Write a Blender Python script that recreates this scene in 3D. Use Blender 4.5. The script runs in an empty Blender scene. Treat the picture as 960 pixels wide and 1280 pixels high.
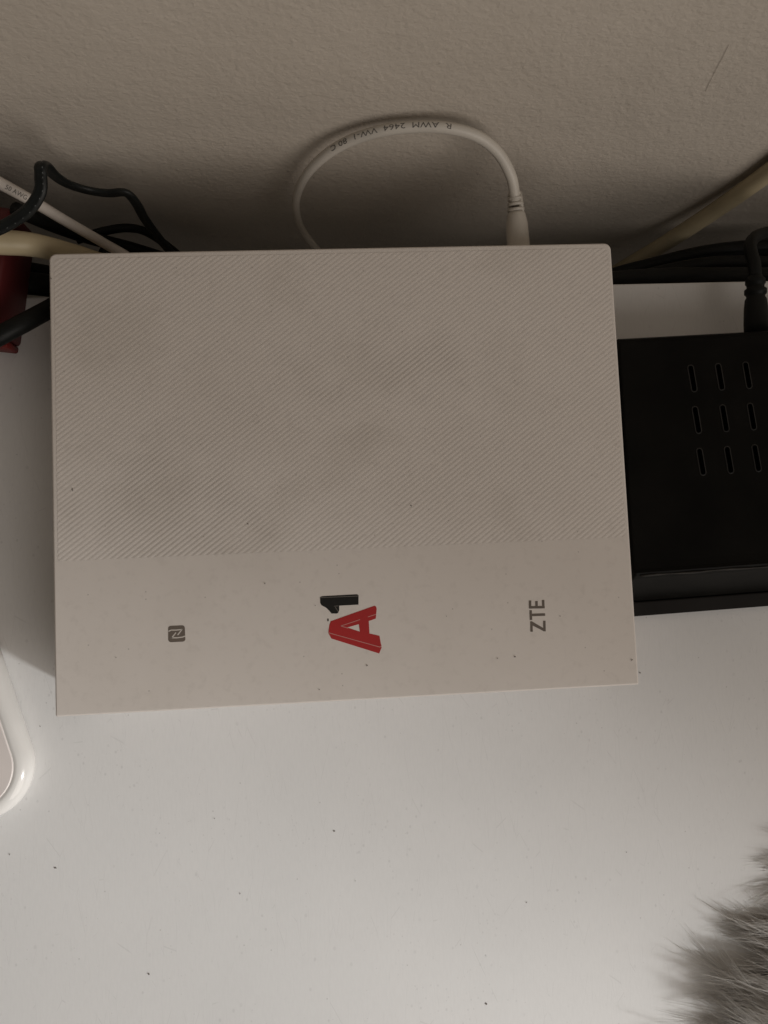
import bpy, bmesh, math, random
from mathutils import Vector, Matrix, noise

sc = bpy.context.scene
random.seed(7)

# ------------------------------------------------------------------ camera
# world: x right along the wall, y towards the wall, z up, table top at z = 0
CAMZ = 0.270
F = 960.0                                   # focal length in pixels of a 960 x 1280 picture
ez = Vector((0.05875639, -0.0696478, -0.99583978)).normalized()
ex = Vector((0.9983, -0.0300, 0.0))
ex.z = -(ex.x * ez.x + ex.y * ez.y) / ez.z
ex.normalize()
hd = Vector((16017.54 - 480, 21.51 - 640, 960)).normalized()
ex = (hd - ez * hd.dot(ez)).normalized()
ey = ez.cross(ex)
W2 = Matrix((ex, ey, ez))                   # picture axes (right, down, forward) to world
right = W2 @ Vector((1, 0, 0)); up = W2 @ Vector((0, -1, 0)); back = W2 @ Vector((0, 0, -1))
cd = bpy.data.cameras.new('camera'); cam = bpy.data.objects.new('camera', cd)
sc.collection.objects.link(cam)
cam.matrix_world = Matrix(((right.x, up.x, back.x, 0), (right.y, up.y, back.y, 0), (right.z, up.z, back.z, CAMZ), (0, 0, 0, 1)))
cd.sensor_fit = 'VERTICAL'; cd.sensor_height = 36.0; cd.lens = 27.0
cd.clip_start = 0.005; cd.clip_end = 50
sc.camera = cam
EYE = Vector((0, 0, CAMZ))

def ray(px, py):
    return W2 @ Vector((px - 480, py - 640, F))
def at(px, py, z=0.0):                      # point of the horizontal plane z
    d = ray(px, py); return EYE + d * ((z - CAMZ) / d.z)
def aty(px, py, y):                         # point of the vertical plane y
    d = ray(px, py); return EYE + d * (y / d.y)

# ------------------------------------------------------------------ light
w = bpy.data.worlds.new('World'); sc.world = w; w.use_nodes = True
w.node_tree.nodes['Background'].inputs[0].default_value = (1.0, 0.93, 0.84, 1)
w.node_tree.nodes['Background'].inputs[1].default_value = 0.065

def aim(o, src, dst):
    o.location = src
    o.rotation_euler = (Vector(dst) - Vector(src)).to_track_quat('-Z', 'Y').to_euler()
# large soft area light, added low at front right to shape the wall's falloff
ld = bpy.data.lights.new('added_soft_light', 'AREA'); ld.shape = 'DISK'; ld.size = 1.25; ld.energy = 9.0; ld.color = (1.0, 0.917, 0.845)
lo = bpy.data.objects.new('added_soft_light', ld); sc.collection.objects.link(lo); aim(lo, (0.80, -1.00, 0.78), (0, 0.05, 0))
# added spot for the free table; its cone edge imitates a hand's shade
kd = bpy.data.lights.new('hand_shade_spot', 'SPOT'); kd.energy = 70.0; kd.color = (0.985, 1.0, 1.0); kd.shadow_soft_size = 0.08
kd.spot_size = math.radians(21.5); kd.spot_blend = 0.26
ko = bpy.data.objects.new('hand_shade_spot', kd); sc.collection.objects.link(ko); aim(ko, (1.15, -0.85, 0.95), (-0.051, -0.340, 0))

vs = sc.view_settings; vs.view_transform = 'Standard'; vs.look = 'None'; vs.exposure = 0.07; vs.gamma = 1.0; vs.use_curve_mapping = False
sc.cycles.use_denoising = True
sc.cycles.max_bounces = 14; sc.cycles.diffuse_bounces = 12; sc.cycles.transmission_bounces = 12

# ------------------------------------------------------------------ materials
def mat(name, col, rough=0.5, spec=0.5, bump=None, var=None, coat=0.0):
    """col base colour; bump = (scale, strength, distance); var = (scale, amount) mottling of the colour"""
    m = bpy.data.materials.new(name); m.use_nodes = True
    nt = m.node_tree; b = nt.nodes['Principled BSDF']
    b.inputs['Base Color'].default_value = (*col, 1); b.inputs['Roughness'].default_value = rough
    b.inputs['Specular IOR Level'].default_value = spec; b.inputs['Coat Weight'].default_value = coat
    tc = nt.nodes.new('ShaderNodeTexCoord')
    if var:
        n = nt.nodes.new('ShaderNodeTexNoise'); n.inputs['Scale'].default_value = var[0]; n.inputs['Detail'].default_value = 6
        nt.links.new(tc.outputs['Object'], n.inputs['Vector'])
        r = nt.nodes.new('ShaderNodeValToRGB')
        r.color_ramp.elements[0].position = 0.3; r.color_ramp.elements[1].position = 0.7
        r.color_ramp.elements[0].color = (*[c * (1 - var[1]) for c in col], 1)
        r.color_ramp.elements[1].color = (*[min(1, c * (1 + var[1])) for c in col], 1)
        nt.links.new(n.outputs['Fac'], r.inputs['Fac']); nt.links.new(r.outputs['Color'], b.inputs['Base Color'])
    if bump:
        n = nt.nodes.new('ShaderNodeTexNoise'); n.inputs['Scale'].default_value = bump[0]; n.inputs['Detail'].default_value = 4
        nt.links.new(tc.outputs['Object'], n.inputs['Vector'])
        bp = nt.nodes.new('ShaderNodeBump'); bp.inputs['Strength'].default_value = bump[1]; bp.inputs['Distance'].default_value = bump[2]
        nt.links.new(n.outputs['Fac'], bp.inputs['Height']); nt.links.new(bp.outputs['Normal'], b.inputs['Normal'])
    return m

class N:                                    # small node builder
    def __init__(s, m): s.nt = m.node_tree; s.b = s.nt.nodes['Principled BSDF']; s.tc = s.nt.nodes.new('ShaderNodeTexCoord')
    def put(s, i, v):
        if hasattr(v, 'is_linked') or isinstance(v, bpy.types.NodeSocket): s.nt.links.new(v, i)
        elif isinstance(v, (tuple, list)) and len(v) == 3 and i.type == 'RGBA': i.default_value = (*v, 1)
        else: i.default_value = v
    def node(s, t, out=0, props=None, **k):
        n = s.nt.nodes.new('ShaderNode' + t)
        for a, v in (props or {}).items(): setattr(n, a, v)
        for a, v in k.items(): s.put(n.inputs[int(a[1:])] if a[0] == '_' else n.inputs[a.replace('_', ' ')], v)
        return n.outputs[out]
    def math(s, op, a, b=0.0, c=None):
        n = s.nt.nodes.new('ShaderNodeMath'); n.operation = op
        s.put(n.inputs[0], a); s.put(n.inputs[1], b)
        if c is not None: s.put(n.inputs[2], c)
        return n.outputs[0]
    def step(s, v, lo, hi, a=0.0, b=1.0):
        n = s.nt.nodes.new('ShaderNodeMapRange'); n.clamp = True; n.interpolation_type = 'SMOOTHSTEP'
        s.put(n.inputs[0], v)
        for i, x in enumerate((lo, hi, a, b)): n.inputs[i + 1].default_value = x
        return n.outputs[0]
    def mix(s, f, a, b):
        n = s.nt.nodes.new('ShaderNodeMix'); n.data_type = 'RGBA'
        s.put(n.inputs[0], f); s.put(n.inputs[6], a); s.put(n.inputs[7], b); return n.outputs[2]
    def mapping(s, sca=(1, 1, 1), rot=(0, 0, 0), loc=(0, 0, 0)):
        n = s.nt.nodes.new('ShaderNodeMapping'); n.inputs['Scale'].default_value = sca; n.inputs['Rotation'].default_value = rot; n.inputs['Location'].default_value = loc
        s.nt.links.new(s.tc.outputs['Object'], n.inputs[0]); return n.outputs[0]

def scratches(n, rot, loc, scale, width, gate):
    """thin straight scratches: one thin line in each stretched Voronoi cell, most of them gated away"""
    v = n.mapping((scale, scale * 0.16, 1), (0, 0, rot), loc)
    wob = n.node('TexNoise', Vector=n.mapping((60, 60, 60)), Scale=1.0)
    d = n.node('TexVoronoi', props={'feature': 'DISTANCE_TO_EDGE', 'voronoi_dimensions': '2D'}, Vector=v, Scale=1.0)
    line = n.step(d, 0.0, width, 1.0, 0.0)
    g = n.node('TexNoise', Vector=n.mapping((70, 70, 1), (0, 0, 0), (loc[0] + 3, loc[1], 0)), Scale=1.0, Detail=3.0)
    return n.math('MULTIPLY', line, n.step(g, gate, gate + 0.07))

def specks(n, scale, size, keep, loc):
    v = n.nt.nodes.new('ShaderNodeTexVoronoi'); v.voronoi_dimensions = '2D'; v.inputs['Scale'].default_value = scale
    n.nt.links.new(n.mapping((1, 1, 1), (0, 0, 0), loc), v.inputs['Vector'])
    dot = n.step(v.outputs['Distance'], size * 0.4, size, 1.0, 0.0)
    sel = n.step(n.node('SeparateColor', 0, Color=v.outputs['Color']), keep, keep + 0.02)
    return n.math('MULTIPLY', dot, sel)

def table_material():
    m = bpy.data.materials.new('white_laminate'); m.use_nodes = True; n = N(m)
    base = n.mix(n.node('TexNoise', Vector=n.tc.outputs['Object'], Scale=14.0, Detail=5.0), (0.70, 0.695, 0.685), (0.775, 0.76, 0.745))
    grain = n.node('TexNoise', Vector=n.mapping((1400, 260, 1)), Scale=1.0, Detail=2.0)
    base = n.mix(n.step(grain, 0.3, 0.75, 0.0, 0.10), base, (0.55, 0.54, 0.53))
    s1 = scratches(n, 0.9, (0, 0, 0), 180, 0.012, 0.52)
    s2 = scratches(n, -0.5, (5, 2, 0), 130, 0.010, 0.535)
    s3 = scratches(n, 0.1, (9, 4, 0), 220, 0.012, 0.545)
    s = n.math('MAXIMUM', n.math('MAXIMUM', s1, s2), s3)
    col = n.mix(n.math('MULTIPLY', s, 0.20), base, (0.40, 0.39, 0.38))
    d = n.math('MAXIMUM', n.math('MULTIPLY', specks(n, 110, 0.035, 0.90, (1, 0, 0)), 0.6), n.math('MULTIPLY', specks(n, 260, 0.06, 0.90, (4, 1, 0)), 0.35))
    col = n.mix(n.math('MULTIPLY', d, 0.55), col, (0.20, 0.18, 0.16))
    for sca, rot, loc, size, keep_, amt in ((300, 0.7, (2, 0, 0), 0.16, 0.72, 0.22), (420, -0.3, (7, 3, 0), 0.16, 0.72, 0.18), (170, 1.2, (1, 8, 0), 0.12, 0.80, 0.18)):
        v = n.nt.nodes.new('ShaderNodeTexVoronoi'); v.voronoi_dimensions = '2D'; v.inputs['Scale'].default_value = 1.0
        n.nt.links.new(n.mapping((sca, sca * 0.75, 1), (0, 0, rot), loc), v.inputs['Vector'])
        fl_ = n.math('MULTIPLY', n.step(v.outputs['Distance'], size * 0.3, size, 1.0, 0.0), n.step(n.node('SeparateColor', 0, Color=v.outputs['Color']), keep_, keep_ + 0.05))
        patch = n.step(n.node('TexNoise', Vector=n.mapping((1, 1, 1), (0, 0, 0), loc), Scale=38.0, Detail=3.0), 0.50, 0.62)
        col = n.mix(n.math('MULTIPLY', n.math('MULTIPLY', fl_, patch), amt), col, (0.34, 0.33, 0.32))
    n.put(n.b.inputs['Base Color'], col)
    n.put(n.b.inputs['Roughness'], n.step(n.node('TexNoise', Vector=n.tc.outputs['Object'], Scale=60.0, Detail=4.0), 0.3, 0.7, 0.34, 0.46))
    n.b.inputs['Specular IOR Level'].default_value = 0.35
    h = n.math('SUBTRACT', n.node('TexNoise', Vector=n.tc.outputs['Object'], Scale=900.0, Detail=2.0), n.math('MULTIPLY', s, 0.8))
    n.put(n.b.inputs['Normal'], n.node('Bump', Height=h, Strength=0.12, Distance=0.0002))
    return m

def wall_material():
    m = bpy.data.materials.new('painted_plaster'); m.use_nodes = True; n = N(m)
    base = n.mix(n.node('TexNoise', Vector=n.tc.outputs['Object'], Scale=22.0, Detail=6.0, Roughness=0.6), (0.50, 0.448, 0.383), (0.57, 0.512, 0.44))
    base = n.mix(n.math('MULTIPLY', specks(n, 40, 0.03, 0.86, (2, 0, 0)), 0.4), base, (0.22, 0.17, 0.12))
    n.put(n.b.inputs['Base Color'], base); n.b.inputs['Roughness'].default_value = 0.75; n.b.inputs['Specular IOR Level'].default_value = 0.25
    big = n.node('TexNoise', Vector=n.mapping((1, 1, 1)), Scale=400.0, Detail=2.0, Roughness=0.5, Distortion=0.3)
    fine = n.node('TexNoise', Vector=n.mapping((1, 1, 1.3), (0, 0.5, 0)), Scale=620.0, Detail=3.0, Distortion=0.4)
    wide = n.node('TexNoise', Vector=n.tc.outputs['Object'], Scale=45.0, Detail=2.0)
    h = n.math('ADD', n.math('ADD', n.math('MULTIPLY', big, 0.5), n.math('MULTIPLY', fine, 0.34)), n.math('MULTIPLY', wide, 1.2))
    n.put(n.b.inputs['Normal'], n.node('Bump', Height=h, Strength=0.75, Distance=0.0010))
    return m

def router_material(name, dirt):
    m = bpy.data.materials.new(name); m.use_nodes = True; n = N(m)
    base = n.mix(n.node('TexNoise', Vector=n.tc.outputs['Object'], Scale=18.0, Detail=6.0), (0.70, 0.645, 0.595), (0.765, 0.71, 0.66))
    k = specks(n, 170, 0.05, 0.90, (3, 0, 0))
    g = n.node('TexNoise', Vector=n.mapping((1, 1, 1), (0, 0, 0), (0.3, 0.1, 0)), Scale=26.0, Detail=4.0)
    base = n.mix(n.math('MULTIPLY', n.step(g, 0.52, 0.72), dirt), base, (0.50, 0.45, 0.39))
    if dirt > 0.2:                          # grey dust caught in the grooves, thicker in two smudges
        sx, sy, sz = (n.node('SeparateXYZ', i, Vector=n.tc.outputs['Object']) for i in range(3))
        groove = n.step(sz, 0.030040, 0.030078, 1.0, 0.0)
        amt = 0.10
        for (cx, cy, rx, ry, k_) in ((-0.051, 0.018, 0.034, 0.022, 0.34), (0.020, 0.063, 0.036, 0.014, 0.30), (0.05, 0.03, 0.05, 0.03, 0.14), (-0.03, 0.045, 0.05, 0.02, 0.16)):
            d = n.math('SQRT', n.math('ADD', n.math('POWER', n.math('DIVIDE', n.math('SUBTRACT', sx, cx), rx), 2.0), n.math('POWER', n.math('DIVIDE', n.math('SUBTRACT', sy, cy), ry), 2.0)))
            d = n.math('ADD', d, n.math('MULTIPLY', n.math('SUBTRACT', n.node('TexNoise', Vector=n.tc.outputs['Object'], Scale=70.0, Detail=5.0), 0.5), 2.2))
            amt = n.math('ADD', amt, n.step(d, 0.1, 1.2, k_, 0.0))
        base = n.mix(n.math('MULTIPLY', groove, amt), base, (0.34, 0.30, 0.26))
    fine = n.node('TexNoise', Vector=n.tc.outputs['Object'], Scale=420.0, Detail=3.0)
    base = n.mix(n.step(fine, 0.5, 0.8, 0.0, 0.16), base, (0.45, 0.40, 0.36))
    base = n.mix(n.math('MULTIPLY', k, 0.4), base, (0.16, 0.13, 0.11))
    n.put(n.b.inputs['Base Color'], base); n.b.inputs['Roughness'].default_value = 0.52; n.b.inputs['Specular IOR Level'].default_value = 0.35
    n.put(n.b.inputs['Normal'], n.node('Bump', Height=n.node('TexNoise', Vector=n.tc.outputs['Object'], Scale=1500.0, Detail=1.0), Strength=0.12, Distance=0.0001))
    return m

M_table = table_material(); M_wall = wall_material()
M_router = router_material('warm_white_plastic', 0.10); M_rib = router_material('ribbed_white_plastic', 0.24)
M_floor = mat('dark_floor', (0.06, 0.05, 0.045), 0.7, var=(8, 0.2))
M_red = mat('red_ink', (0.42, 0.022, 0.022), 0.45, var=(60, 0.06)); M_pink = mat('pale_pink_ink', (0.55, 0.27, 0.24), 0.5, var=(80, 0.1))
M_blackink = mat('black_ink', (0.012, 0.011, 0.010), 0.4, var=(90, 0.2)); M_greyline = mat('grey_ink', (0.20, 0.18, 0.16), 0.5, var=(90, 0.1))
M_brownink = mat('dark_grey_ink', (0.145, 0.118, 0.096), 0.5, var=(90, 0.12)); M_paleink = mat('pale_ink', (0.60, 0.55, 0.50), 0.5, var=(90, 0.08))
M_black = mat('satin_black_plastic', (0.0068, 0.0064, 0.0056), 0.42, 0.04, bump=(900, 0.06, 0.0001), var=(50, 0.25))
M_highlight = mat('highlight_black', (0.030, 0.027, 0.024), 0.55, 0.2, var=(250, 0.5))
M_blackslot = mat('slot_black', (0.004, 0.004, 0.004), 0.8, 0.1, var=(100, 0.1))
M_blackrim = mat('glossy_black_edge', (0.016, 0.015, 0.0135), 0.35, 0.4, var=(100, 0.2))
M_blackbase = mat('grey_black_plastic', (0.0125, 0.0108, 0.0095), 0.6, 0.05, bump=(700, 0.1, 0.0002), var=(70, 0.15))
M_rubber = mat('black_rubber', (0.006, 0.0065, 0.006), 0.5, 0.2, bump=(500, 0.2, 0.0003), var=(120, 0.2))
M_flat = mat('black_wire_sheath', (0.009, 0.0105, 0.010), 0.45, 0.3, bump=(600, 0.2, 0.0003), var=(160, 0.25))
M_white = mat('white_cable_sheath', (0.56, 0.52, 0.46), 0.42, 0.4, bump=(300, 0.08, 0.0004), var=(70, 0.06))
M_white2 = mat('white_wire_sheath', (0.60, 0.55, 0.50), 0.42, 0.4, bump=(300, 0.08, 0.0004), var=(70, 0.07))
M_cream = mat('yellowed_cable_sheath', (0.50, 0.42, 0.27), 0.42, 0.4, bump=(160, 0.12, 0.0006), var=(60, 0.10))
M_print = mat('cable_print_ink', (0.11, 0.10, 0.09), 0.6, var=(300, 0.3)); M_printlight = mat('grey_print_ink', (0.10, 0.11, 0.11), 0.6, var=(300, 0.3))
M_redbox = mat('dark_red_card', (0.085, 0.012, 0.013), 0.5, 0.35, bump=(250, 0.1, 0.0003), var=(40, 0.2))
M_redlit = mat('lit_red_card', (0.16, 0.013, 0.010), 0.5, 0.35, var=(60, 0.2))
M_gloss = mat('glossy_white_plastic', (0.74, 0.72, 0.69), 0.12, 0.5, var=(40, 0.03), coat=0.3)
M_pinkwhite = mat('pinkish_white_plastic', (0.80, 0.735, 0.70), 0.35, 0.4, bump=(500, 0.05, 0.0002), var=(60, 0.05))
M_crumb = mat('dark_crumb', (0.15, 0.13, 0.115), 0.8, var=(300, 0.3))
M_hair = mat('brown_hair', (0.20, 0.16, 0.12), 0.5, var=(200, 0.2))
M_hide = mat('grey_hide', (0.78, 0.76, 0.72), 0.9, 0.1, bump=(300, 0.6, 0.001), var=(90, 0.3))
def fur_material():
    m = bpy.data.materials.new('pale_grey_fur'); m.use_nodes = True; n = N(m)
    c = n.mix(n.node('TexNoise', Vector=n.tc.outputs['Object'], Scale=130.0, Detail=4.0), (0.87, 0.85, 0.82), (0.97, 0.955, 0.935))
    n.put(n.b.inputs['Base Color'], c); n.b.inputs['Roughness'].default_value = 0.45; n.b.inputs['Specular IOR Level'].default_value = 0.4
    tr = m.node_tree.nodes.new('ShaderNodeBsdfTranslucent'); n.put(tr.inputs[0], c)       # hairs let light through
    mx = m.node_tree.nodes.new('ShaderNodeMixShader'); mx.inputs[0].default_value = 0.50
    n.put(mx.inputs[1], n.b.outputs[0]); n.put(mx.inputs[2], tr.outputs[0])
    n.put(m.node_tree.nodes['Material Output'].inputs['Surface'], mx.outputs[0])
    return m
M_fur = fur_material()

# ------------------------------------------------------------------ helpers
def link(name, me, m, parent=None):
    o = bpy.data.objects.new(name, me); sc.collection.objects.link(o)
    if m and not me.materials: me.materials.append(m)
    o.parent = parent
    return o
def mesh(name, vs_, fs, m, parent=None, smooth=False):
    me = bpy.data.meshes.new(name); me.from_pydata([tuple(v) for v in vs_], [], fs); me.update()
    bm = bmesh.new(); bm.from_mesh(me); bmesh.ops.recalc_face_normals(bm, faces=bm.faces); bm.to_mesh(me); bm.free()
    if smooth: me.polygons.foreach_set('use_smooth', [True] * len(me.polygons))
    return link(name, me, m, parent)
def empty(name, loc=(0, 0, 0)):
    o = bpy.data.objects.new(name, None); o.empty_display_size = 0.01; sc.collection.objects.link(o); o.location = loc; return o
def tag(o, label, cat, group=None):
    o['label'] = label; o['category'] = cat
    if group: o['group'] = group
    return o
def keep(o, parent):                        # parts are built in world coordinates: undo the parent's place
    o.parent = parent; o.matrix_parent_inverse = parent.matrix_basis.inverted(); return o
def spline(pts, n=10):                      # Catmull-Rom through the points
    P = [2 * pts[0] - pts[1]] + list(pts) + [2 * pts[-1] - pts[-2]]
    out = []
    for i in range(1, len(P) - 2):
        a, b, c, d = P[i - 1:i + 3]
        for k in range(n):
            t = k / n
            out.append(0.5 * ((2 * b) + (c - a) * t + (2 * a - 5 * b + 4 * c - d) * t * t + (3 * b - a - 3 * c + d) * t ** 3))
    out.append(P[-2]); return out
def frames(path, ref=None):
    T = []
    for i in range(len(path)):
        T.append((path[min(i + 1, len(path) - 1)] - path[max(i - 1, 0)]).normalized())
    u = ref or Vector((0, 0, 1)); fr = []
    for t in T:
        u = (u - t * u.dot(t)).normalized(); fr.append((t, u, t.cross(u)))
    return fr
def tube(name, path, r, m, parent=None, seg=14, flat=None, ref=None):
    """r: a radius or one for each point; flat = (wide, thin) factors of an oval section"""
    fr = frames(path, ref); vs_, fs = [], []
    fl = flat or (1, 1)
    for i, p in enumerate(path):
        q = r[i] if isinstance(r, (list, tuple)) else r
        t, u, v = fr[i]
        for k in range(seg):
            a = 2 * math.pi * k / seg
            groove = 1 - (0.28 * max(0.0, 1 - abs(math.cos(a)) * 3.0) if flat else 0)
            vs_.append(p + u * (math.sin(a) * q * fl[1] * groove) + v * (math.cos(a) * q * fl[0]))
    for i in range(len(path) - 1):
        for k in range(seg):
            k2 = (k + 1) % seg
            fs.append((i * seg + k, i * seg + k2, (i + 1) * seg + k2, (i + 1) * seg + k))
    fs.append(tuple(range(seg))); fs.append(tuple((len(path) - 1) * seg + k for k in range(seg)))
    return mesh(name, vs_, fs, m, parent, smooth=True)
def rounded(corners, radii, n=6):           # outline of a convex polygon with rounded corners
    out = []; L = len(corners)
    for i, (c, r) in enumerate(zip(corners, radii)):
        c = Vector(c[:2]); a = (Vector(corners[i - 1][:2]) - c).normalized(); b = (Vector(corners[(i + 1) % L][:2]) - c).normalized()
        half = a.angle(b) / 2; d = r / math.tan(half)
        cen = c + (a + b).normalized() * (r / math.sin(half))
        p, q = c + a * d - cen, c + b * d - cen
        a0 = math.atan2(p.y, p.x); a1 = math.atan2(q.y, q.x); da = (a1 - a0 + math.pi) % (2 * math.pi) - math.pi
        for k in range(n + 1):
            an = a0 + da * k / n; out.append(cen + Vector((math.cos(an), math.sin(an))) * r)
    return out
def inset(outline, d):
    L = len(outline); out = []
    cx = sum(outline, Vector((0, 0))) / L
    for i in range(L):
        a, b, c = outline[i - 1], outline[i], outline[(i + 1) % L]
        n1 = Vector((b.y - a.y, a.x - b.x)); n2 = Vector((c.y - b.y, b.x - c.x))
        nn = (n1.normalized() if n1.length > 1e-9 else Vector((0, 0))) + (n2.normalized() if n2.length > 1e-9 else Vector((0, 0)))
        nn.normalize()
        if nn.dot(cx - b) < 0: nn = -nn
        out.append(b + nn * d)
    return out
def slab(name, outline, prof, m, parent=None, smooth=True):
    """prof: list of (inset, z) from the top to the bottom"""
    vs_, fs = [], []; L = len(outline)
    for d, z in prof:
        for p in inset(outline, d) if abs(d) > 1e-9 else outline: vs_.append(Vector((p.x, p.y, z)))
    for j in range(len(prof) - 1):
        for i in range(L): fs.append((j * L + i, j * L + (i + 1) % L, (j + 1) * L + (i + 1) % L, (j + 1) * L + i))
    fs.append(tuple(range(L))); fs.append(tuple((len(prof) - 1) * L + i for i in range(L)))
    o = mesh(name, vs_, fs, m, parent)
    if smooth:
        for p in o.data.polygons: p.use_smooth = len(p.vertices) == 4
    return o
def plate(name, poly, z, h, m, parent=None, hole=None):
    """a flat printed shape with its own small thickness; poly in world x, y"""
    bm = bmesh.new()
    def loop(pts):
        v = [bm.verts.new((p[0], p[1], z + h)) for p in pts]
        return [bm.edges.new((v[i], v[(i + 1) % len(v)])) for i in range(len(v))]
    e = loop(poly)
    if hole: e += loop(hole)
    bmesh.ops.triangle_fill(bm, use_beauty=True, use_dissolve=False, edges=e)
    g = bmesh.ops.extrude_face_region(bm, geom=bm.faces[:])
    for v in g['geom']:
        if isinstance(v, bmesh.types.BMVert): v.co.z = z
    bmesh.ops.recalc_face_normals(bm, faces=bm.faces)
    me = bpy.data.meshes.new(name); bm.to_mesh(me); bm.free()
    return link(name, me, m, parent)
def stroke(a, b, wd):                       # a bar between two points as a polygon
    a, b = Vector(a[:2]), Vector(b[:2]); d = (b - a).normalized(); n = Vector((-d.y, d.x)) * wd / 2
    return [a + n, a - n, b - n, b + n]
def join_meshes(name, objs, m, parent):
    bm = bmesh.new()
    for o in objs: bm.from_mesh(o.data)
    me = bpy.data.meshes.new(name); bm.to_mesh(me); bm.free()
    for o in objs: bpy.data.objects.remove(o)
    return link(name, me, m, parent)
def box(name, x0, x1, y0, y1, z0, z1, m, parent=None):
    c = [(x, y, z) for z in (z0, z1) for y in (y0, y1) for x in (x0, x1)]
    return mesh(name, c, [(0, 1, 3, 2), (4, 5, 7, 6), (0, 1, 5, 4), (2, 3, 7, 6), (0, 2, 6, 4), (1, 3, 7, 5)], m, parent)

# ------------------------------------------------------------------ the setting
WALL = 0.142
EDGE = at(850, 353, 0).y
tb = slab('table_top', rounded([(-0.9, -0.75), (0.9, -0.75), (0.9, EDGE), (-0.9, EDGE)], [0.004] * 4, 3), [(0.0008, 0.0), (0.0002, -0.0002), (0, -0.0008), (0, -0.027), (0.001, -0.028)], M_table)
tb['kind'] = 'structure'; tb['label'] = 'white scratched laminate table top'
wl = box('wall', -1.2, 1.2, WALL, WALL + 0.05, -0.75, 1.6, M_wall); wl['kind'] = 'structure'; wl['label'] = 'beige painted plaster wall behind the table'
fl = box('floor', -1.2, 1.2, -1.5, WALL, -0.78, -0.75, M_floor); fl['kind'] = 'structure'

# ------------------------------------------------------------------ router
ZR = 0.030
router = tag(empty('router', (0, 0.03, 0)), 'flat white router with diagonal ribs, a red and black emblem and grey lettering', 'router')
def fc(px, py): return at(px, py, ZR)
tl, tr, br, bl = fc(61, 317), fc(763.5, 303.5), fc(799, 856), fc(69, 896.5)
out = rounded([bl, br, tr, tl], [0.0007, 0.0007, 0.0022, 0.0022], 6)
keep(slab('housing', out, [(0.0006, ZR), (0.00025, ZR - 0.00012), (0.00005, ZR - 0.0004), (0, ZR - 0.0008), (0.0001, ZR - 0.012), (0.0010, ZR - 0.026), (0.0022, 0.0012), (0.006, 0.0010)], M_router), router)
# four rubber feet carry it
for sx in (-0.075, 0.075):
    for sy in (-0.035, 0.08):
        keep(slab('foot', [Vector((sx + 0.005 * math.cos(a * math.pi / 8), sy + 0.005 * math.sin(a * math.pi / 8))) for a in range(16)], [(0, 0.0009), (0.0002, 0.0)], M_rubber), router)
# ribbed panel: a zigzag sheet of slanted ridges clipped to its outline
yb = (fc(200, 695.5).y + fc(690, 676).y) / 2
pout = rounded([(bl.x + 0.0016, yb), (br.x - 0.0012, yb), (tr.x - 0.0012, tr.y - 0.0018), (tl.x + 0.0016, tl.y - 0.0018)], [0.0003, 0.0003, 0.0016, 0.0016], 4)
def clip(poly, conv):
    L = len(conv)
    for i in range(L):
        a, b = conv[i], conv[(i + 1) % L]; e = b - a; o = []
        for j in range(len(poly)):
            p, q = poly[j], poly[(j + 1) % len(poly)]
            sp = e.x * (p.y - a.y) - e.y * (p.x - a.x); sq = e.x * (q.y - a.y) - e.y * (q.x - a.x)
            if sp >= 0: o.append(p)
            if (sp >= 0) != (sq >= 0): o.append(p + (q - p) * (sp / (sp - sq)))
        poly = o
        if not poly: return []
    return poly
ang = math.radians(36.5); dv = Vector((math.cos(ang), math.sin(ang))); nv = Vector((-dv.y, dv.x))
PITCH, AMP = 0.00134, 0.000048
vv, ff = [], []
cs = [p.dot(nv) for p in pout]; lo_, hi_ = min(cs), max(cs)
prof = [(0.0, 0.0), (0.18, 0.0), (0.46, 1.0), (0.76, 1.0), (1.0, 0.0)]   # groove floor, rise, crest, fall
k = math.floor(lo_ / PITCH)
while k * PITCH < hi_:
    for (f0, h0), (f1, h1) in zip(prof, prof[1:]):
        c0, c1 = (k + f0) * PITCH, (k + f1) * PITCH
        pl = clip([nv * c0 - dv * 0.5, nv * c0 + dv * 0.5, nv * c1 + dv * 0.5, nv * c1 - dv * 0.5][::-1], pout) or clip([nv * c0 - dv * 0.5, nv * c0 + dv * 0.5, nv * c1 + dv * 0.5, nv * c1 - dv * 0.5], pout)
        if len(pl) < 3: continue
        b0 = len(vv)
        for p in pl:
            t = (p.dot(nv) - c0) / (c1 - c0); vv.append((p.x, p.y, ZR + 0.00004 + AMP * (h0 + (h1 - h0) * t)))
        ff.append(tuple(range(b0, b0 + len(pl))))
    k += 1
rp = keep(mesh('ribbed_panel', vv, ff, M_rib), router)
rp['kind'] = 'stuff'
for p in rp.data.polygons:
    if p.normal.z < 0: p.flip()
rp['label'] = 'rear part of the top covered in fine slanted ribs'
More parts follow.
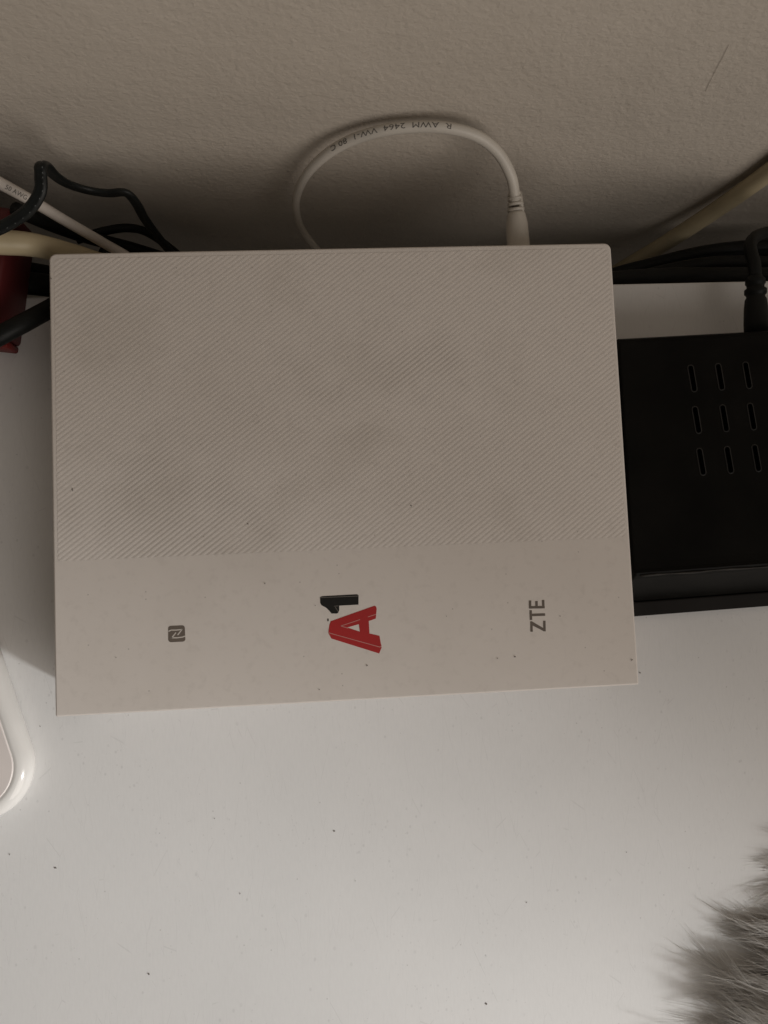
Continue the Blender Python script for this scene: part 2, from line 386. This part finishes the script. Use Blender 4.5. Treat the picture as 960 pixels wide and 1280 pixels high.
# emblem: red letter and black numeral
def em(c, ox=380, oy=720, s=8.0): return fc(ox + c[0] / s, oy + c[1] / s)
T1 = 0.00006
A_out = [(268, 452), (705, 297), (722, 306), (727, 328), (718, 425), (648, 450), (655, 575), (755, 598), (776, 715), (752, 775), (275, 626), (243, 570), (254, 490)]
A_in = [(432, 515), (548, 482), (559, 557)]
ra = keep(plate('red_letter', [em(p) for p in A_out], ZR, T1, M_red, None, [em(p) for p in A_in]), router); ra['label'] = 'red slab letter of the emblem lying on its side'
for a, b in (((246, 568), (760, 711)), ((368, 500), (560, 436)), ((368, 500), (440, 521)), ((640, 409), (720, 383)), ((762, 712), (776, 690))):
    keep(plate('pale_line', stroke(em(a), em(b), 0.00020), ZR + T1, 0.00002, M_pink), ra)
N_out = [(160, 212), (180, 202), (530, 183), (546, 192), (545, 286), (352, 297), (353, 340), (342, 369), (325, 376), (275, 375), (250, 345), (222, 318), (175, 292), (163, 270)]
rn = keep(plate('black_numeral', [em(p) for p in N_out], ZR, T1, M_blackink), router); rn['label'] = 'black slab numeral of the emblem'
for a, b in (((163, 216), (545, 200)), ((300, 302), (345, 298)), ((312, 310), (345, 360))):
    keep(plate('grey_line', stroke(em(a), em(b), 0.00014), ZR + T1, 0.00002, M_greyline), rn)
keep(plate('emblem_dot', [em(p) for p in ((233, 425), (247, 427), (247, 452), (234, 452))], ZR, T1, M_blackink), router)
# contactless mark
def nf(c): return fc(195 + c[0] / 19.2, 770 + c[1] / 19.2)
cn = [nf(p) for p in ((298, 632), (708, 612), (690, 222), (290, 240))]
cm = keep(plate('contactless_mark', rounded(cn, [0.0008] * 4, 4), ZR, T1, M_brownink), router); cm['label'] = 'dark grey square mark with a pale slanted N'
for pts in (((298, 368), (370, 338), (480, 338), (635, 322)), ((625, 325), (520, 455)), ((480, 398), (370, 535)), ((360, 525), (520, 520), (630, 508), (705, 480))):
    sg = [plate('x', stroke(nf(a), nf(b), 0.00034), ZR + T1, 0.00003, M_paleink) for a, b in zip(pts, pts[1:])]
    keep(join_meshes('pale_stroke', sg, M_paleink, None), cm)
# lettering of the maker, reading from bottom to top
def zt(c): return fc(640 + c[0] / 16.0, 735 + c[1] / 16.0)
SW = 50 / 16 * 0.25e-3
letters = {'letter_e': [((345, 388), (655, 382)), ((362, 410), (360, 250)), ((492, 385), (490, 262)), ((628, 405), (622, 240))],
           'letter_t': [((372, 445), (380, 640)), ((375, 540), (662, 532))],
           'letter_z': [((388, 672), (392, 875)), ((646, 655), (650, 865))]}
for nm, ss in letters.items():
    sg = [plate('x', stroke(zt(a), zt(b), SW), ZR, T1 + i * 0.000004, M_brownink) for i, (a, b) in enumerate(ss)]
    if nm == 'letter_z': sg.append(plate('x', [zt(p) for p in ((366, 668), (400, 668), (672, 826), (672, 868), (640, 866), (366, 728))], ZR, T1 + 0.00002, M_brownink))
    keep(join_meshes(nm, sg, M_brownink, None), router)

# ------------------------------------------------------------------ black set-top box
ZB = 0.027
stb = tag(empty('set_top_box', (0.15, 0.04, 0)), 'black plastic box with slotted vents on its top, right of the router', 'set-top box')
u = (at(935, 469, ZB) - at(866, 473, ZB)); u.z = 0; u.normalize(); vN = Vector((-u.y, u.x, 0))
o0 = at(776, 421, ZB)                       # rear left corner of the top
fy = (at(880, 712.5, ZB) - o0).dot(vN)      # front ridge
fb = (at(880, 745.5, 0.006) - o0).dot(vN); f0_ = (at(880, 760, 0.0) - o0).dot(vN)
xl = -0.0005; LEN = 0.20
def bp(a, b, z): q = o0 + u * a + vN * b; return Vector((q.x, q.y, z))
# a section running front to rear, swept along the box with rounded ends
sec = [(f0_ + 0.002, 0.0012), (f0_, 0.0018), (f0_ + 0.0002, 0.0052), (fb, 0.0060), (fb + 0.0006, 0.0066), (fy - 0.0014, ZB - 0.0022), (fy - 0.0005, ZB - 0.0006), (fy + 0.0006, ZB + 0.0001),
       (fy + 0.0018, ZB - 0.0004), (fy + 0.004, ZB - 0.0006), (-0.0020, ZB - 0.0006), (-0.0008, ZB - 0.0009), (0, ZB - 0.0025), (0.0005, 0.004), (-0.001, 0.0012)]
st = [(xl, 0.0007), (xl + 0.0001, 0.0004), (xl + 0.0003, 0.0001), (xl + 0.0007, 0.0), (xl + LEN - 0.002, 0.0), (xl + LEN, 0.0015)]
mid = ((f0_ + 0) / 2, 0.014)
vv, ff = [], []
for a, s_ in st:
    for (b, z) in sec:
        k1 = 1 - s_ / 0.048; k2 = 1 - s_ / 0.0135
        a_ = a + (u.y / u.x * (b + 0.0) if a < 0.05 else 0)     # its left end follows the router's side
        vv.append(bp(a_, mid[0] + (b - mid[0]) * k1, max(0.0011, mid[1] + (z - mid[1]) * k2)))
L = len(sec)
for i in range(len(st) - 1):
    for j in range(L): ff.append((i * L + j, i * L + (j + 1) % L, (i + 1) * L + (j + 1) % L, (i + 1) * L + j))
ff.append(tuple(range(L))); ff.append(tuple((len(st) - 1) * L + j for j in range(L)))
hb = mesh('housing', vv, ff, M_black)
# the vent slots are cut right into the top
c0 = at(866.5, 472.5, ZB); c1 = at(901, 470.5, ZB); r1 = at(872, 524.5, ZB)
pit = (c1 - c0).dot(u); rowd = (r1 - c0).dot(vN); rsh = (r1 - c0).dot(u)
lenS = abs((at(868.5, 488.5, ZB) - at(864.5, 456, ZB)).dot(vN)); wS = 0.00160
skew = (at(869.5, 488, ZB) - at(864, 456, ZB)); skew.z = 0; skew.normalize()
sk = Vector((skew.dot(u), skew.dot(vN)))
def pill(ca, cb, grow=0.0, n=7):
    d = -sk; s_ = Vector((d.y, -d.x)); h = lenS / 2 - wS / 2; r = wS / 2 + grow; o = []
    for e, a0 in ((1, 0), (-1, math.pi)):
        for k_ in range(n + 1):
            a = a0 + math.pi * k_ / n
            o.append(Vector((ca, cb)) + d * (e * h) + s_ * (math.cos(a) * r) + d * (math.sin(a) * r))
    return o
a0, b0 = (c0 - o0).dot(u), (c0 - o0).dot(vN)
slots = [(a0 + i * pit + j * rsh, b0 + j * rowd) for j in range(3) for i in range(5)]
cv, cf = [], []
for (ca, cb) in slots:
    pl = pill(ca, cb); n0 = len(cv); L = len(pl)
    cv += [bp(p.x, p.y, ZB + 0.003) for p in pl] + [bp(p.x, p.y, ZB - 0.0028) for p in pl]
    cf += [tuple(n0 + i for i in range(L)), tuple(n0 + L + i for i in range(L))] + [(n0 + i, n0 + (i + 1) % L, n0 + L + (i + 1) % L, n0 + L + i) for i in range(L)]
cut = mesh('cutter', cv, cf, M_blackslot)
md = hb.modifiers.new('cut', 'BOOLEAN'); md.object = cut; md.operation = 'DIFFERENCE'; md.solver = 'EXACT'
bpy.context.view_layer.update()
dg = bpy.context.evaluated_depsgraph_get()
nm_ = bpy.data.meshes.new_from_object(hb.evaluated_get(dg)); hb.modifiers.clear(); hb.data = nm_; hb.data.name = 'housing'
bpy.data.objects.remove(cut)
keep(hb, stb)
for (ca, cb) in slots:                      # raised rim round each slot
    oi, oo = pill(ca, cb, 0.00002), pill(ca, cb, 0.00032); L = len(oi); zt_ = ZB - 0.0006
    vv = [bp(p.x, p.y, zt_ + 0.00016) for p in oi] + [bp(p.x, p.y, zt_ + 0.00010) for p in oo] + [bp(p.x, p.y, zt_ - 0.0002) for p in oo] + [bp(p.x, p.y, zt_ - 0.0010) for p in oi]
    ff = []
    for i in range(L):
        j = (i + 1) % L
        ff += [(i, j, L + j, L + i), (L + i, L + j, 2 * L + j, 2 * L + i), (3 * L + i, 3 * L + j, j, i)]
    keep(mesh('vent_slot', vv, ff, M_blackrim), stb)
hl_pts = [bp(xl + 0.002 + u.y / u.x * fy + i * 0.006, fy - 0.0004 + 0.00012 * math.sin(i * 1.7), ZB - 0.0003 + 0.00005 * math.sin(i * 2.3)) for i in range(33)]
keep(tube('ridge_highlight', spline(hl_pts, 3), [0.00028 + 0.00012 * math.sin(i * 0.9) for i in range(97)], M_highlight, None, 8), stb)  # paler wavy tube, the ridge's highlight put into colour and shape
# grey-black base rail at the front
keep(mesh('base_rail', [bp(a, b, z) for a in (xl + 0.0004 + u.y / u.x * f0_, xl + LEN - 0.001) for b, z in ((f0_ + 0.004, 0.0004), (f0_ - 0.0006, 0.0006), (f0_ - 0.0006, 0.0050), (fb - 0.0002, 0.0066), (f0_ + 0.004, 0.0066))],
          [(0, 1, 6, 5), (1, 2, 7, 6), (2, 3, 8, 7), (3, 4, 9, 8), (4, 0, 5, 9), (0, 1, 2, 3, 4), (5, 6, 7, 8, 9)], M_blackbase), stb)
for a in (0.02, LEN - 0.02):
    for b in (-0.012, f0_ + 0.014):
        q = bp(a, b, 0)
        keep(slab('foot', [Vector((q.x + 0.005 * math.cos(t * math.pi / 8), q.y + 0.005 * math.sin(t * math.pi / 8))) for t in range(16)], [(0, 0.0013), (0.0002, 0.0)], M_rubber), stb)

# ------------------------------------------------------------------ cables
def lathe_along(name, p0, p1, prof, m, parent, seg=20, rings=None):
    """a turned body between two points; prof = (fraction, radius)"""
    path = [p0.lerp(p1, f) for f, r in prof]
    return tube(name, path, [r for f, r in prof], m, parent, seg)

# white power cable looping behind the router
wc = tag(empty('power_cable', (0.06, 0.12, 0.0)), 'white power cable looping up against the wall behind the router', 'cable')
pB = aty(643.5, 241, 0.124); pA = Vector((pB.x + 0.0022, 0.0975, 0.0125))
loop = [aty(643.5, 252, 0.121), aty(643, 241, 0.1235), aty(638, 218, 0.1275), aty(622, 190, 0.1325), aty(596, 170, 0.1350), aty(560, 160, 0.1365), aty(520, 158.5, 0.1373), aty(480, 163, 0.1373), aty(440, 175, 0.1370), aty(407, 194, 0.1362), aty(382, 220, 0.1350),
        aty(370, 250, 0.1337), aty(374, 279, 0.1315), aty(390, 304, 0.1285), aty(418, 332, 0.125)]
p_end = loop[-1] + Vector((0.03, -0.006, -0.04)); loop += [p_end, p_end + Vector((0.03, 0.004, -0.09))]
lp = spline(loop, 12)
keep(tube('cord', lp, [0.00185 - 0.0005 * min(1, max(0, (i - 96) / 50)) for i in range(len(lp))], M_white, None, 16), wc)
pl_ = keep(lathe_along('plug', pA, pB, [(0, 0.0038), (0.30, 0.0039), (0.52, 0.0038), (0.64, 0.0036), (0.74, 0.0031), (0.78, 0.0026)], M_white, None), wc)
for f in (0.80, 0.865, 0.93, 0.985):        # strain relief: collars with gaps, tied by two side ribs
    r = 0.0029 - (f - 0.8) * 0.0026
    c_ = pA.lerp(pB, f); dd = (pB - pA).normalized() * 0.00050
    keep(tube('strain_relief_ring', [c_ - dd, c_ - dd * 0.8, c_ + dd * 0.8, c_ + dd], [r * 0.9, r, r, r * 0.9], M_white, None, 18), pl_)
ax = (pB - pA).normalized(); sd = ax.cross(Vector((0, 0, 1))).normalized()
for s_ in (-1, 1):
    o_ = Vector((0, 0, 0.0012)) * 0 + sd * s_ * 0.0016 + ax.cross(sd) * -0.0012 * s_
    keep(tube('strain_relief_rib', [pA.lerp(pB, 0.74) + o_, pA.lerp(pB, 0.995) + o_ * 0.85], 0.0009, M_white, None, 10), pl_)

# print on a cable: letters bent round the sheath
def text_mesh(s, size):
    cu = bpy.data.curves.new('t', 'FONT'); cu.body = s; cu.size = size; cu.resolution_u = 2
    o = bpy.data.objects.new('t', cu); sc.collection.objects.link(o); bpy.context.view_layer.update()
    me = bpy.data.meshes.new_from_object(o.evaluated_get(bpy.context.evaluated_depsgraph_get()))
    bpy.data.objects.remove(o); bm = bmesh.new(); bm.from_mesh(me)
    bmesh.ops.triangulate(bm, faces=bm.faces); bmesh.ops.subdivide_edges(bm, edges=bm.edges, cuts=1, use_grid_fill=True)
    vs_ = [v.co.copy() for v in bm.verts]; fs = [tuple(v.index for v in f.verts) for f in bm.faces]; bm.free(); return vs_, fs
def wrap_text(name, s, size, path, start, radius, m, parent, tilt, stretch=1.0, flip=False):
    vs_, fs = text_mesh(s, size)
    S = [0.0]
    for a, b in zip(path, path[1:]): S.append(S[-1] + (b - a).length)
    def pos(s_):
        s_ = max(0, min(S[-1] - 1e-6, s_)); i = 0
        while S[i + 1] < s_: i += 1
        f = (s_ - S[i]) / (S[i + 1] - S[i]); return path[i].lerp(path[i + 1], f), (path[i + 1] - path[i]).normalized()
    o = []
    for v in vs_:
        p, t = pos(start + v.x * stretch)
        n = EYE * 0 + (Vector((0, -0.35, 1)))            # print sits on the upper side of the sheath
        n = (n - t * n.dot(t)).normalized(); b = n.cross(t)
        a = (v.y - size * 0.35) / radius * (1 if not flip else -1) + tilt
        o.append(p + (n * math.cos(a) + b * math.sin(a)) * (radius + 0.00004))
    return mesh(name, o, fs, m, parent)
S = 0.0
keep(wrap_text('cable_print', 'R  AWM  2464  VW-1  80 C', 0.0024, lp, (lp[12] - lp[0]).length + 0.034, 0.00185, M_print, None, -0.12, 1.42), wc)

# thick yellowed cable running along the wall behind the router
tc_ = tag(empty('thick_cable', (0, 0.12, 0)), 'thick yellowed cable running behind the router and up the wall at right', 'cable')
cr = [aty(-60, 296, 0.106), aty(-10, 302, 0.107), aty(40, 306, 0.108), aty(90, 318, 0.110), aty(150, 335, 0.113), aty(300, 372, 0.118), aty(480, 392, 0.121), aty(650, 380, 0.123), aty(740, 354, 0.1275), aty(800, 323, 0.1315), aty(870, 279, 0.1355), aty(930, 238, 0.1375), aty(985, 197, 0.1380), aty(1060, 140, 0.1380)]
rr = spline(cr, 10)
keep(tube('sheath', rr, [0.00345 + 0.0006 * max(0, 1 - i / 45) for i in range(len(rr))], M_cream, None, 18), tc_)

# white wire with print at the far left
ww = tag(empty('white_wire', (-0.12, 0.12, 0.0)), 'thin white printed wire slanting down behind the left end of the router', 'wire')
wp = spline([aty(-60, 196, 0.124), aty(0, 229, 0.123), aty(40, 251, 0.122), aty(80, 275, 0.120), aty(130, 304, 0.1175), aty(170, 328, 0.114), aty(220, 370, 0.110)], 10)
keep(tube('sheath', wp, [0.00195 - 0.0003 * i / len(wp) for i in range(len(wp))], M_white2, None, 14), ww)
keep(wrap_text('wire_print', '50 AWG', 0.0021, wp, (aty(0, 229, 0.123) - aty(-60, 196, 0.124)).length + 0.0008, 0.00193, M_print, None, 0.1, 1.0), ww)

# black flat two-core wire, kinked in front of the wall
fw = tag(empty('flat_wire', (-0.1, 0.12, 0.0)), 'kinked black two-core wire rising above the router at left', 'wire')
P_ = [aty(-50, 300, 0.104), aty(-15, 291, 0.106), aty(12, 279, 0.108), aty(36, 262, 0.111), aty(50, 240, 0.115), aty(51, 220, 0.119), aty(51, 207, 0.122), aty(57, 207, 0.125), aty(68, 219, 0.127), aty(85, 230, 0.1285), aty(110, 238, 0.129), aty(135, 241.5, 0.1285), aty(157, 241, 0.128), aty(170, 254, 0.127), aty(180, 272, 0.126), aty(195, 293, 0.124), aty(214, 316, 0.121), aty(240, 345, 0.117)]
fp = spline(P_, 8)
keep(tube('sheath', fp, 0.00190, M_flat, None, 20, flat=(1.0, 0.60), ref=Vector((0.3, -0.5, 1))), fw)
dots = []
fr_ = frames(fp, Vector((0.3, -0.5, 1)))
for i in range(6, len(fp) - 30, 3):
    t, a, b = fr_[i]; c_ = fp[i] + a * 0.00095 + b * 0.0008
    dots.append(mesh('x', [c_ + t * x * 0.00030 + b * y * 0.0002 + a * z for x, y, z in ((-1, -1, 0), (1, -1, 0), (1, 1, 0), (-1, 1, 0), (0, 0, 0.0001))], [(0, 1, 4), (1, 2, 4), (2, 3, 4), (3, 0, 4)], M_printlight))
keep(join_meshes('wire_print', dots, M_printlight, None), fw)

# thick black cable at the left edge, passing under the router's rear corner
bc = tag(tube('black_cable', spline([at(-70, 452, 0.0262), at(-20, 430, 0.0260), at(10, 414, 0.0255), at(40, 398, 0.0215), at(72, 380, 0.012), at(110, 360, 0.000) + Vector((0, 0.004, -0.004)), at(140, 345, -0.02) + Vector((0, 0.012, 0))], 10), 0.0030, M_rubber, None, 16), 'thick black cable crossing the red box beside the router', 'cable')
# dark cables between table and wall; the last three are added as its shade
gap = [([(20, 262, .118), (70, 283, .121), (115, 298, .124), (170, 312, .126), (260, 340, .128)], 0.0024, 'black cable dropping behind the white wire at the left end of the gap'),
       ([(96, 300, .126), (130, 289, .129), (160, 285, .131), (185, 291, .132), (215, 312, .130), (260, 350, .126)], 0.0016, 'thin black cable bowing over the gap under the kinked wire'),
       ([(690, 372, .112), (760, 346, .114), (820, 330, .118), (880, 316, .122), (940, 309, .125), (1010, 306, .126)], 0.0030, 'black cable under the yellowed cable at right'),
       ([(680, 385, .106), (760, 360, .108), (830, 341, .110), (890, 331, .113), (950, 330, .115), (1010, 334, .116)], 0.0032, 'black cable nearest the table edge in the gap at right'),
       ([(700, 380, .118), (780, 352, .120), (850, 335, .122), (920, 324, .124), (1010, 320, .126)], 0.0030, 'middle black cable of the three in the gap at right'),
       ([(-60, 330, .108), (0, 335, .110), (40, 340, .112), (90, 350, .114), (160, 372, .116)], 0.0034, 'added black cable darkening the gap beneath the thick yellowed cable at left'),
       ([(-60, 352, .1035), (0, 352, .104), (60, 357, .105), (120, 370, .107)], 0.0040, 'added fat black cable darkening the gap along the table edge at left'),
       ([(690, 366, .104), (760, 352, .1045), (830, 347, .105), (900, 346, .105), (1010, 346, .106)], 0.0036, 'added black cable darkening the gap at the table edge behind the black box')]
for pts, r, lab in gap:
    tag(tube('black_cable', spline([aty(*p) for p in pts], 10), r, M_rubber, None, 14), lab, 'cable', 'black cables behind the table')

# barrel plug and lead of the black box
pc = tag(empty('box_power_lead', (0.14, 0.1, 0)), 'black plug with ribbed sleeve pushed into the rear of the black box', 'plug')
q0, q1 = at(945.5, 424, 0.013), at(944, 345, 0.014)
keep(lathe_along('plug', q0, q1, [(0, 0.0040), (0.25, 0.0041), (0.5, 0.0039), (0.62, 0.0036), (0.66, 0.0031), (0.69, 0.0031), (0.72, 0.0037), (0.78, 0.0037), (0.81, 0.0029), (0.85, 0.0029), (0.88, 0.0034), (0.94, 0.0033), (0.97, 0.0026), (1, 0.0024)], M_rubber, None), pc)
keep(tube('lead', spline([q0.lerp(q1, 0.9), q1 + Vector((0, 0.004, 0)), q1 + Vector((0.001, 0.013, -0.003)), q1 + Vector((0.010, 0.019, -0.008)), q1 + Vector((0.03, 0.022, -0.012)), q1 + Vector((0.08, 0.02, -0.02))], 10), 0.0022, M_rubber, None, 14), pc)

# ------------------------------------------------------------------ red box at the far left
rb = tag(empty('red_box', (-0.13, 0.1, 0)), 'dark red box lying at the table edge by the left of the router', 'box')
g0 = at(25, 443, 0.0); g1 = at(46, 288, 0.0); ud = (g1 - g0); ud.z = 0; ud.normalize(); ul = Vector((-ud.y, ud.x, 0))
def rq(a, b): q = g0 + ud * a + ul * b; return Vector((q.x, q.y))
RL = (0.121 - g0.y) / ud.y
keep(slab('carton', rounded([rq(0.0026, 0), rq(RL, 0), rq(RL, 0.07), rq(0.0026, 0.07)], [0.0012] * 4, 3), [(0.0012, 0.021), (0.0004, 0.0207), (0, 0.0198), (0, 0.0006), (0.0005, 0.0)], M_redbox), rb)
keep(slab('lit_end_strip', rounded([rq(0.0, 0.0006), rq(0.0024, 0.0006), rq(0.0024, 0.0694), rq(0.0, 0.0694)], [0.0008] * 4, 3), [(0.0003, 0.0088), (0, 0.0083), (0, 0.0004), (0.0003, 0.0002)], M_redlit), rb)  # brighter red strip: light on the box's front end put into the colour

# ------------------------------------------------------------------ glossy white gadget at the left edge
gd = tag(empty('white_gadget', (-0.13, -0.06, 0)), 'glossy white rounded plastic device cut off by the left picture edge', 'device')
HG = 0.0095
ga = math.radians(90 - 17.5)
gu = Vector((math.cos(ga), math.sin(ga))); gu = Vector((-math.sin(math.radians(17.5)), math.cos(math.radians(17.5))))   # along its right edge, away
gl = Vector((-gu.y, gu.x))                  # to its left
gc = at(63, 996, 0.004); gc = Vector((gc.x, gc.y))
gout = rounded([gc, gc + gu * 0.125, gc + gu * 0.125 + gl * 0.085, gc + gl * 0.085], [0.018, 0.018, 0.018, 0.018], 14)
prof = [(0.0050, HG - 0.0003), (0.0045, HG)]
for k in range(1, 10):
    a = math.pi / 2 * k / 9; prof.append((0.0045 * (1 - math.sin(a)) , HG * 0.45 + HG * 0.55 * math.cos(a)))
prof += [(0.0004, 0.003), (0.0016, 0.0008), (0.003, 0.0)]
keep(slab('shell', gout, prof, M_gloss), gd)
keep(slab('top_panel', inset(gout, 0.0051), [(0.0003, HG + 0.0001), (0, HG - 0.0001), (0, HG - 0.0006)], M_pinkwhite), gd)

# ------------------------------------------------------------------ fur at the lower right corner
fu = tag(empty('fur', (0.2, -0.16, 0)), 'fluffy pale grey long-haired fur lying on the table at lower right', 'fur')
FX, FY, RX, RY, RH = 0.203, -0.184, 0.062, 0.094, 0.009
def swell(y): return 1 + 2.6 * max(0.0, min(1.0, (-0.138 - y) / 0.05))    # it rises towards the front
bm = bmesh.new(); bmesh.ops.create_icosphere(bm, subdivisions=4, radius=1)
for v in bm.verts:
    n_ = 1 + 0.14 * noise.noise(v.co * 2.2)
    v.co = Vector((FX + v.co.x * RX * n_, FY + v.co.y * RY * n_, max(0.0004, v.co.z * RH * n_ * swell(FY + v.co.y * RY * n_))))
me = bpy.data.meshes.new('hide'); bm.to_mesh(me); bm.free()
for p in me.polygons: p.use_smooth = True
keep(link('hide', me, M_hide), fu)
vv, ff = [], []
def strand(root, d, ln, droop, bend, wd):
    K = 6; p = root.copy(); d = d.normalized(); b0 = len(vv); side0 = d.cross(Vector((0, 0, 1))).normalized()
    for k in range(K):
        f = k / (K - 1); wk = wd * (1 - f) ** 0.6
        s_ = d.cross(Vector((0, 0, 1))).normalized(); up_ = s_.cross(d)
        if k < K - 1:
            vv.extend([p - s_ * wk, p + s_ * wk, p + up_ * wk])
        else: vv.append(p.copy())
        d = (d + Vector((0, 0, -droop)) / K + side0 * (bend / K)).normalized()
        p = p + d * (ln / (K - 1))
        if p.z < 0.0006: p.z = 0.0006 + random.random() * 0.0006; d.z = max(d.z, 0.0)
    for k in range(K - 2):
        a = b0 + 3 * k
        for j in range(3): ff.append((a + j, a + (j + 1) % 3, a + 3 + (j + 1) % 3, a + 3 + j))
    a = b0 + 3 * (K - 2); e = b0 + 3 * (K - 1)
    for j in range(3): ff.append((a + j, a + (j + 1) % 3, e))
rnd = random.Random(3)
for lk in range(400):
    # locks on the side that faces left, and over the top
    th = rnd.uniform(math.radians(95), math.radians(265)); ph = rnd.uniform(0.03, 1.25)
    az0 = 0
    c_ = Vector((FX + RX * math.cos(th) * math.cos(ph), FY + RY * math.sin(th) * math.cos(ph), RH * math.sin(ph) * swell(FY + RY * math.sin(th) * math.cos(ph))))
    front = max(0.0, min(1.0, (-0.125 - c_.y) / 0.03))
    az = math.radians(180 - 8 + 26 * noise.noise(c_ * 45.0) + rnd.gauss(0, 7)) - front * math.radians(rnd.uniform(-10, 14))
    dd = Vector((math.cos(az), math.sin(az), rnd.uniform(0.05, 0.38)))
    ln = rnd.uniform(0.016, 0.026) + front * rnd.uniform(0.002, 0.022)
    bend = 1.1 * noise.noise(c_ * 60.0 + Vector((5, 0, 0))) + rnd.gauss(0, 0.12); droop = rnd.uniform(0.5, 1.2)
    for s_ in range(26):
        off = Vector((rnd.gauss(0, 0.0022), rnd.gauss(0, 0.0022), rnd.uniform(-0.001, 0.001)))
        r_ = c_ + off; r_.z = max(0.0008, r_.z)
        d2 = dd * 1.0 - off * 60 * (0.85 if rnd.random() < 0.92 else -0.4); d2.z = dd.z + rnd.gauss(0, 0.08)
        strand(r_, d2, ln * rnd.uniform(0.65, 1.12), droop * rnd.uniform(0.8, 1.2), bend + rnd.gauss(0, 0.10), rnd.uniform(0.00009, 0.00018))
# longer raised locks at the front, curling towards the table and shading it
for (x, y, z, az, ln, bend) in ((0.150, -0.149, 0.013, 176, 0.026, 0.5), (0.152, -0.155, 0.016, 182, 0.030, 0.3), (0.148, -0.160, 0.017, 174, 0.030, 0.6), (0.146, -0.165, 0.018, 184, 0.028, 0.2), (0.156, -0.146, 0.012, 170, 0.024, 0.7),
                                (0.158, -0.152, 0.016, 188, 0.027, -0.3), (0.160, -0.160, 0.021, 178, 0.030, 0.5), (0.150, -0.170, 0.022, 172, 0.030, 0.6), (0.158, -0.140, 0.009, 178, 0.022, 0.2)):
    for s_ in range(34):
        off = Vector((rnd.gauss(0, 0.0022), rnd.gauss(0, 0.0022), rnd.uniform(-0.0012, 0.0012)))
        a = math.radians(az + rnd.gauss(0, 4))
        d2 = Vector((math.cos(a), math.sin(a), 0.28 + rnd.gauss(0, 0.07))) - off * 45
        strand(Vector((x, y, z)) + off, d2, ln * rnd.uniform(0.7, 1.08), rnd.uniform(0.7, 1.1), bend + rnd.gauss(0, 0.12), rnd.uniform(0.00009, 0.00017))
hm = bpy.data.meshes.new('hair'); hm.from_pydata([tuple(v) for v in vv], [], ff); hm.polygons.foreach_set('use_smooth', [True] * len(hm.polygons))
hr = keep(link('hair', hm, M_fur), fu); hr['kind'] = 'stuff'

# ------------------------------------------------------------------ small things last
bm = bmesh.new()
cr_ = [(186, 1218, 0, .5), (608, 1255, 0, .5), (69, 1085, 0, .45), (12, 1068, 0, .35), (418, 1039, 0, .4), (783, 1065, 0, .3), (890, 1104, 0, .2), (268, 1023, 0, .3), (300, 1117, 0, .3), (658, 1128, 0, .3), (444, 1101, 0, .25), (50, 908, 0, .3), (800, 841, 0, .4),
       (90.5, 612, ZR, .5), (331, 729, ZR, .4), (644, 821, ZR, .4), (622, 823, ZR, .3), (790, 825, ZR, .35), (514, 632, ZR, .4), (459, 832, ZR, .3), (399, 862, ZR, .3), (700, 770, ZR, .3), (394, 757, ZR, .25), (63.8, 348, ZR, .4), (145, 822, ZR, .25), (558, 770, ZR, .25), (310, 655, ZR, .3)]
for px, py, z, s_ in cr_:
    c_ = at(px, py, z + 0.0002)
    mt = Matrix.Translation(c_) @ Matrix.Rotation(random.random() * 6, 4, 'Z') @ Matrix.Diagonal((s_ * 0.0007 * random.uniform(0.8, 1.5), s_ * 0.0004, s_ * 0.00035, 1))
    g = bmesh.ops.create_icosphere(bm, subdivisions=1, radius=1, matrix=mt)
    for v in g['verts']: v.co += Vector((random.uniform(-1, 1), random.uniform(-1, 1), 0)) * s_ * 0.00025
me = bpy.data.meshes.new('crumbs'); bm.to_mesh(me); bm.free()
co = link('crumbs', me, M_crumb); co['kind'] = 'stuff'; tag(co, 'tiny dark crumbs scattered on the table and the router', 'crumbs')
hs = spline([aty(911, 56, WALL - 0.0002), aty(903, 72, WALL - 0.0002), aty(895, 87, WALL - 0.0002), aty(888, 101, WALL - 0.0002), aty(882, 114, WALL - 0.0002)], 6)
tag(tube('hair_strand', hs, 0.000042, M_hair, None, 6), 'fine dark hair stuck to the wall at upper right', 'hair')
